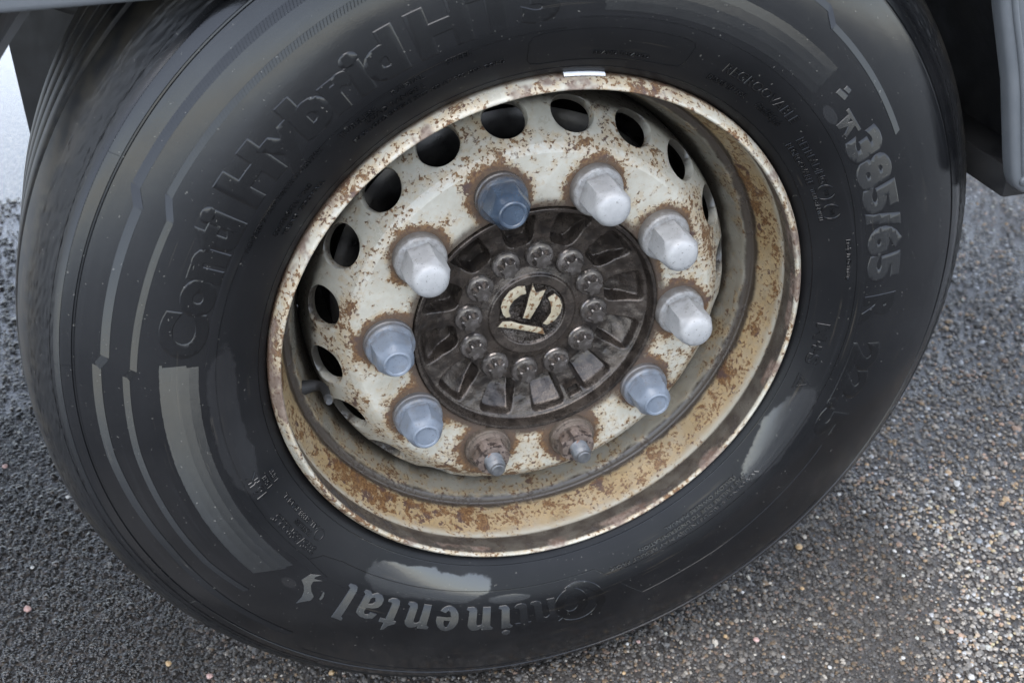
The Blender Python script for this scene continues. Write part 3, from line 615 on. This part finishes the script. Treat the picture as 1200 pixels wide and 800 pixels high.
V = np.stack([RR * np.cos(TT), -H, RR * np.sin(TT)], -1).reshape(-1, 3); V = np.vstack([V, [(0, .0605, 0)]])
F = grid_faces(len(rs), na); me = fast_mesh('hub', V[:-1], F, True, 60)
hub = link('hub', me, M['hub'], wheel)
bm = bmesh.new(); 
def loops(LS, n=48, rot=0):
    """stack of (outboard, radius function) loops -> mesh data, closed at the outer end"""
    V = []
    for h, f in LS:
        for k in range(n):
            t = 2 * math.pi * k / n; rr = f(t) if callable(f) else f; V.append((rr * math.cos(t + rot), -h, rr * math.sin(t + rot)))
    F = [list(q) for q in grid_faces(len(LS), n)] + [[(len(LS) - 1) * n + k for k in range(n)]]
    return V, F
hexr = lambda af: (lambda t: af / 2 / math.cos(((t + R(30)) % R(60)) - R(30)))
star = lambda r, d: (lambda t: r + d * math.cos(6 * t))
V, F = loops([(0, .0160), (.0036, .0160), (.0052, .0148), (.0056, .0118), (.0058, .0114), (.0060, star(.0090, .0024)), (.0165, star(.0090, .0024)), (.0180, star(.0082, .0012)), (.0182, star(.0066, .0002))], 48)
sm = mesh('screw', V, F, True, 35)
for k in range(12):
    a = R(-6.2 + 30 * k); o = link('screw', sm, M['screw'], hub, (.0737 * math.cos(a), .0628, .0737 * math.sin(a))); o.rotation_euler = (0, random.uniform(0, 6), 0)
# emblem cast on the hub cap
EM = {'ring': [[(365,195),(290,200),(210,250),(150,330),(130,400),(150,470),(180,505),(235,490),(215,440),(225,390),(260,340),(320,295),(380,275)],
               [(570,310),(640,265),(690,310),(715,380),(700,450),(650,520),(570,570),(520,555),(560,510),(600,450),(605,400),(590,350)]],
      'arrow': [[(435,175),(470,260),(565,225),(500,370),(440,470),(410,515),(335,505),(370,400),(400,280)]],
      'bar': [[(100,588),(150,530),(240,528),(330,555),(480,578),(530,590),(555,660),(400,630),(250,605)]]}
def on_plane(px, py, y):
    q = fw * 1391.263 + rt * (px - 600) + dn_ * (py - 400); t = (y - cam_p[1]) / q[1]; p = cam_p + t * q; return p[0], p[2]
for nm, polys in EM.items():
    for Pq in polys:
        pts = [on_plane(570 + x / 8, 310 + y / 8, .0540) for x, y in Pq]
        bm = bmesh.new(); vs = [bm.verts.new((x, .0540, z)) for x, z in pts]; f = bm.faces.new(vs)
        ex = bmesh.ops.extrude_face_region(bm, geom=[f]); top = f
        nvs = [v for v in ex['geom'] if isinstance(v, bmesh.types.BMVert)]
        cx = sum(v.co.x for v in nvs) / len(nvs); cz = sum(v.co.z for v in nvs) / len(nvs)
        bmesh.ops.translate(bm, verts=nvs, vec=(0, .0085, 0))
        bmesh.ops.recalc_face_normals(bm, faces=bm.faces)
        me = bpy.data.meshes.new('emblem_' + nm); bm.to_mesh(me); bm.free()
        me.materials.append(M['emblem']); me.materials.append(M['hub'])
        bevelled(me, .0007, 2)
        for p in me.polygons: p.material_index = 0 if abs(p.normal.y) > .93 else 1
        link('emblem_' + nm, me, None, hub)

# wheel nuts: silver hex covers, blue-grey covers, two bare rusty nuts
def mk(LS, n=48, sharp=28): V, F = loops(LS, n); return mesh('nut', V, F, True, sharp)
flange_s = [(-.002, .0282), (.0085, .0282), (.0115, .0274), (.0135, .0255), (.0140, .0225)]
dome = [(.0140, hexr(.0400)), (.042, hexr(.0396))]
for h, rr in ((.0440, .0224), (.0462, .0213), (.0486, .0203), (.0515, .0191), (.0540, .0182), (.0562, .0166), (.0578, .0142), (.0586, .0108), (.0590, .0060), (.0592, .0012)): dome.append((h, (lambda q: (lambda t: min(hexr(.0396)(t), q)))(rr)))
silver = mk(flange_s + dome, 60)
def rh(af, k=.55): return lambda t: (1 - k) * hexr(af)(t) + k * af / 2 * 1.05
grey_l = [(-.002, .0276), (.0050, .0276), (.0064, .0262), (.0074, .0262), (.0086, .0272), (.0125, .0268), (.0148, .0250), (.0152, rh(.0425, .12)), (.0165, rh(.0420, .12)), (.0330, rh(.0395, .12)), (.0365, rh(.0385, .5)), (.0400, rh(.0362, .8)), (.0440, .0160), (.0462, .0150), (.0474, .0136), (.0470, .0118), (.0462, .0110), (.0460, .003)]
grey = mk(grey_l, 60, 24)
bare_w = mk([(-.002, .0270), (.0066, .0270), (.0086, .0258), (.0090, .0225)], 40)
bare_n = mk([(.0088, .0245), (.0130, .0222), (.0131, hexr(.0385)), (.0240, hexr(.0380)), (.0272, lambda t: min(hexr(.038)(t), .0192)), (.0275, .0115)], 48)
thr = []
for i in range(26): thr.append((.020 + i * .00085, .0105 + (.0005 if i % 2 else -.0004)))
stud = mk(thr + [(.0430, .0098), (.0445, .0085), (.0470, .0080), (.0478, .0068)], 28, 20)
types = ['dark', 'silver', 'silver', 'silver', 'grey', 'bare', 'bare', 'grey', 'grey', 'silver']
for i, ty in enumerate(types):
    a = R(104.6 - 36 * i + (NUT_PHASE + 3.4)); p = (.1675 * math.cos(a), .038, .1675 * math.sin(a))
    if ty == 'bare':
        o = link('wheel_nut', bare_n, M['rustnut'], wheel, p); o['label'] = 'bare rusty wheel nut without its cover'
        link('nut_washer', bare_w, M['rustnut'], o); link('stud', stud, M['stud'], o); o.rotation_euler = (0, random.uniform(0, 1), 0)
    else:
        me_ = silver if ty == 'silver' else grey
        if ty == 'dark': me_ = grey.copy(); me_.materials.clear()
        o = link('nut_cover', me_, M['silver'] if ty == 'silver' else M['greycap'] if ty == 'grey' else M['darkcap'], wheel, p)
        o['label'] = {'silver': 'silver hexagonal nut cover', 'grey': 'pale blue-grey plastic nut cover', 'dark': 'dark blue-grey plastic nut cover'}[ty]
        o.rotation_euler = (0, {1: .30, 2: .22, 3: .15, 9: .35}.get(i, random.uniform(0, 1)), 0)

# ------------------------------------------------------------------ loose pebbles
def ground_at(px, py):
    q = fw * 1391.263 + rt * (px - 600) + dn_ * (py - 400); t = (-Z0 - cam_p[2]) / q[2]; p = cam_p + t * q; return p[0], p[1]
PB = [(1121,35+533,9,0),(936,642,9,1),(1147,635,8,3),(1048,646,5,0),(1134,666,5,0),(1038,618,5,0),(1116,525+60,5,0),(983,580,5,0),(1058,771,6,0),(1138,795,9,0),(886,750,7,2),(850,746,6,1),(518+400,770,5,0),(972,782,5,0),(1012,600,5,0),(1141,560,5,1),(1090,548,4,2),(33,715,9,2),(389,789,8,1),(246,793,9,2),(198,778,8,1),(80,583,5,0),(38,665,5,0),(6,547,6,2),(748,752,6,2),(731,789,5,1),(598,768,7,0),(735,755,5,0),(1150,719,5,1),(1160,740,5,0),(870,694,4,0),(1028,700,4,0),(940,690,5,1),(1104,640,4,2),(893,625,5,2)]
names = ['pale white', 'ochre', 'pink', 'grey']
for i, (px, py, sz, k) in enumerate(PB):
    x, y = ground_at(px, py); d = math.dist((x, y, -Z0), cam_p); rad = sz * d / 1391 * .5
    bm = bmesh.new(); bmesh.ops.create_icosphere(bm, subdivisions=2, radius=1)
    ex_, ey_, ez_ = random.uniform(.8, 1.2), random.uniform(.7, 1), random.uniform(.45, .7)
    sd_ = Vector((random.random() * 9, random.random() * 9, random.random() * 9))
    from mathutils import noise as mn
    for v in bm.verts:
        v.co *= 1 + .35 * mn.noise(v.co * 1.1 + sd_); v.co = Vector((v.co.x * ex_, v.co.y * ey_, v.co.z * ez_)) * rad
    zmin = min(v.co.z for v in bm.verts)
    me = bpy.data.meshes.new('pebble'); bm.to_mesh(me); bm.free(); me.shade_smooth()
    o = link('pebble', me, M['peb'][k], None, (x, y, -zmin - rad * .12)); o.rotation_euler = (0, 0, random.uniform(0, 6))
    kind_ = 'tiny' if sz <= 5 else 'pea-sized'
    special = {18: 'ochre pebble lying against the foot of the tyre', 19: 'pink pebble in front of the tyre beside an ochre one', 26: 'pale pebble lying under the bottom edge of the tyre', 1: 'ochre pebble on the asphalt right behind the tyre curve', 0: 'largest pale pebble out on the open asphalt'}
    if i in special: tag(o, special[i], 'pebble')
    else: tag(o, '%s %s pebble lying loose on the wet asphalt' % (kind_, names[k]), 'pebble', '%s %s pebbles on the asphalt' % (kind_, names[k]))
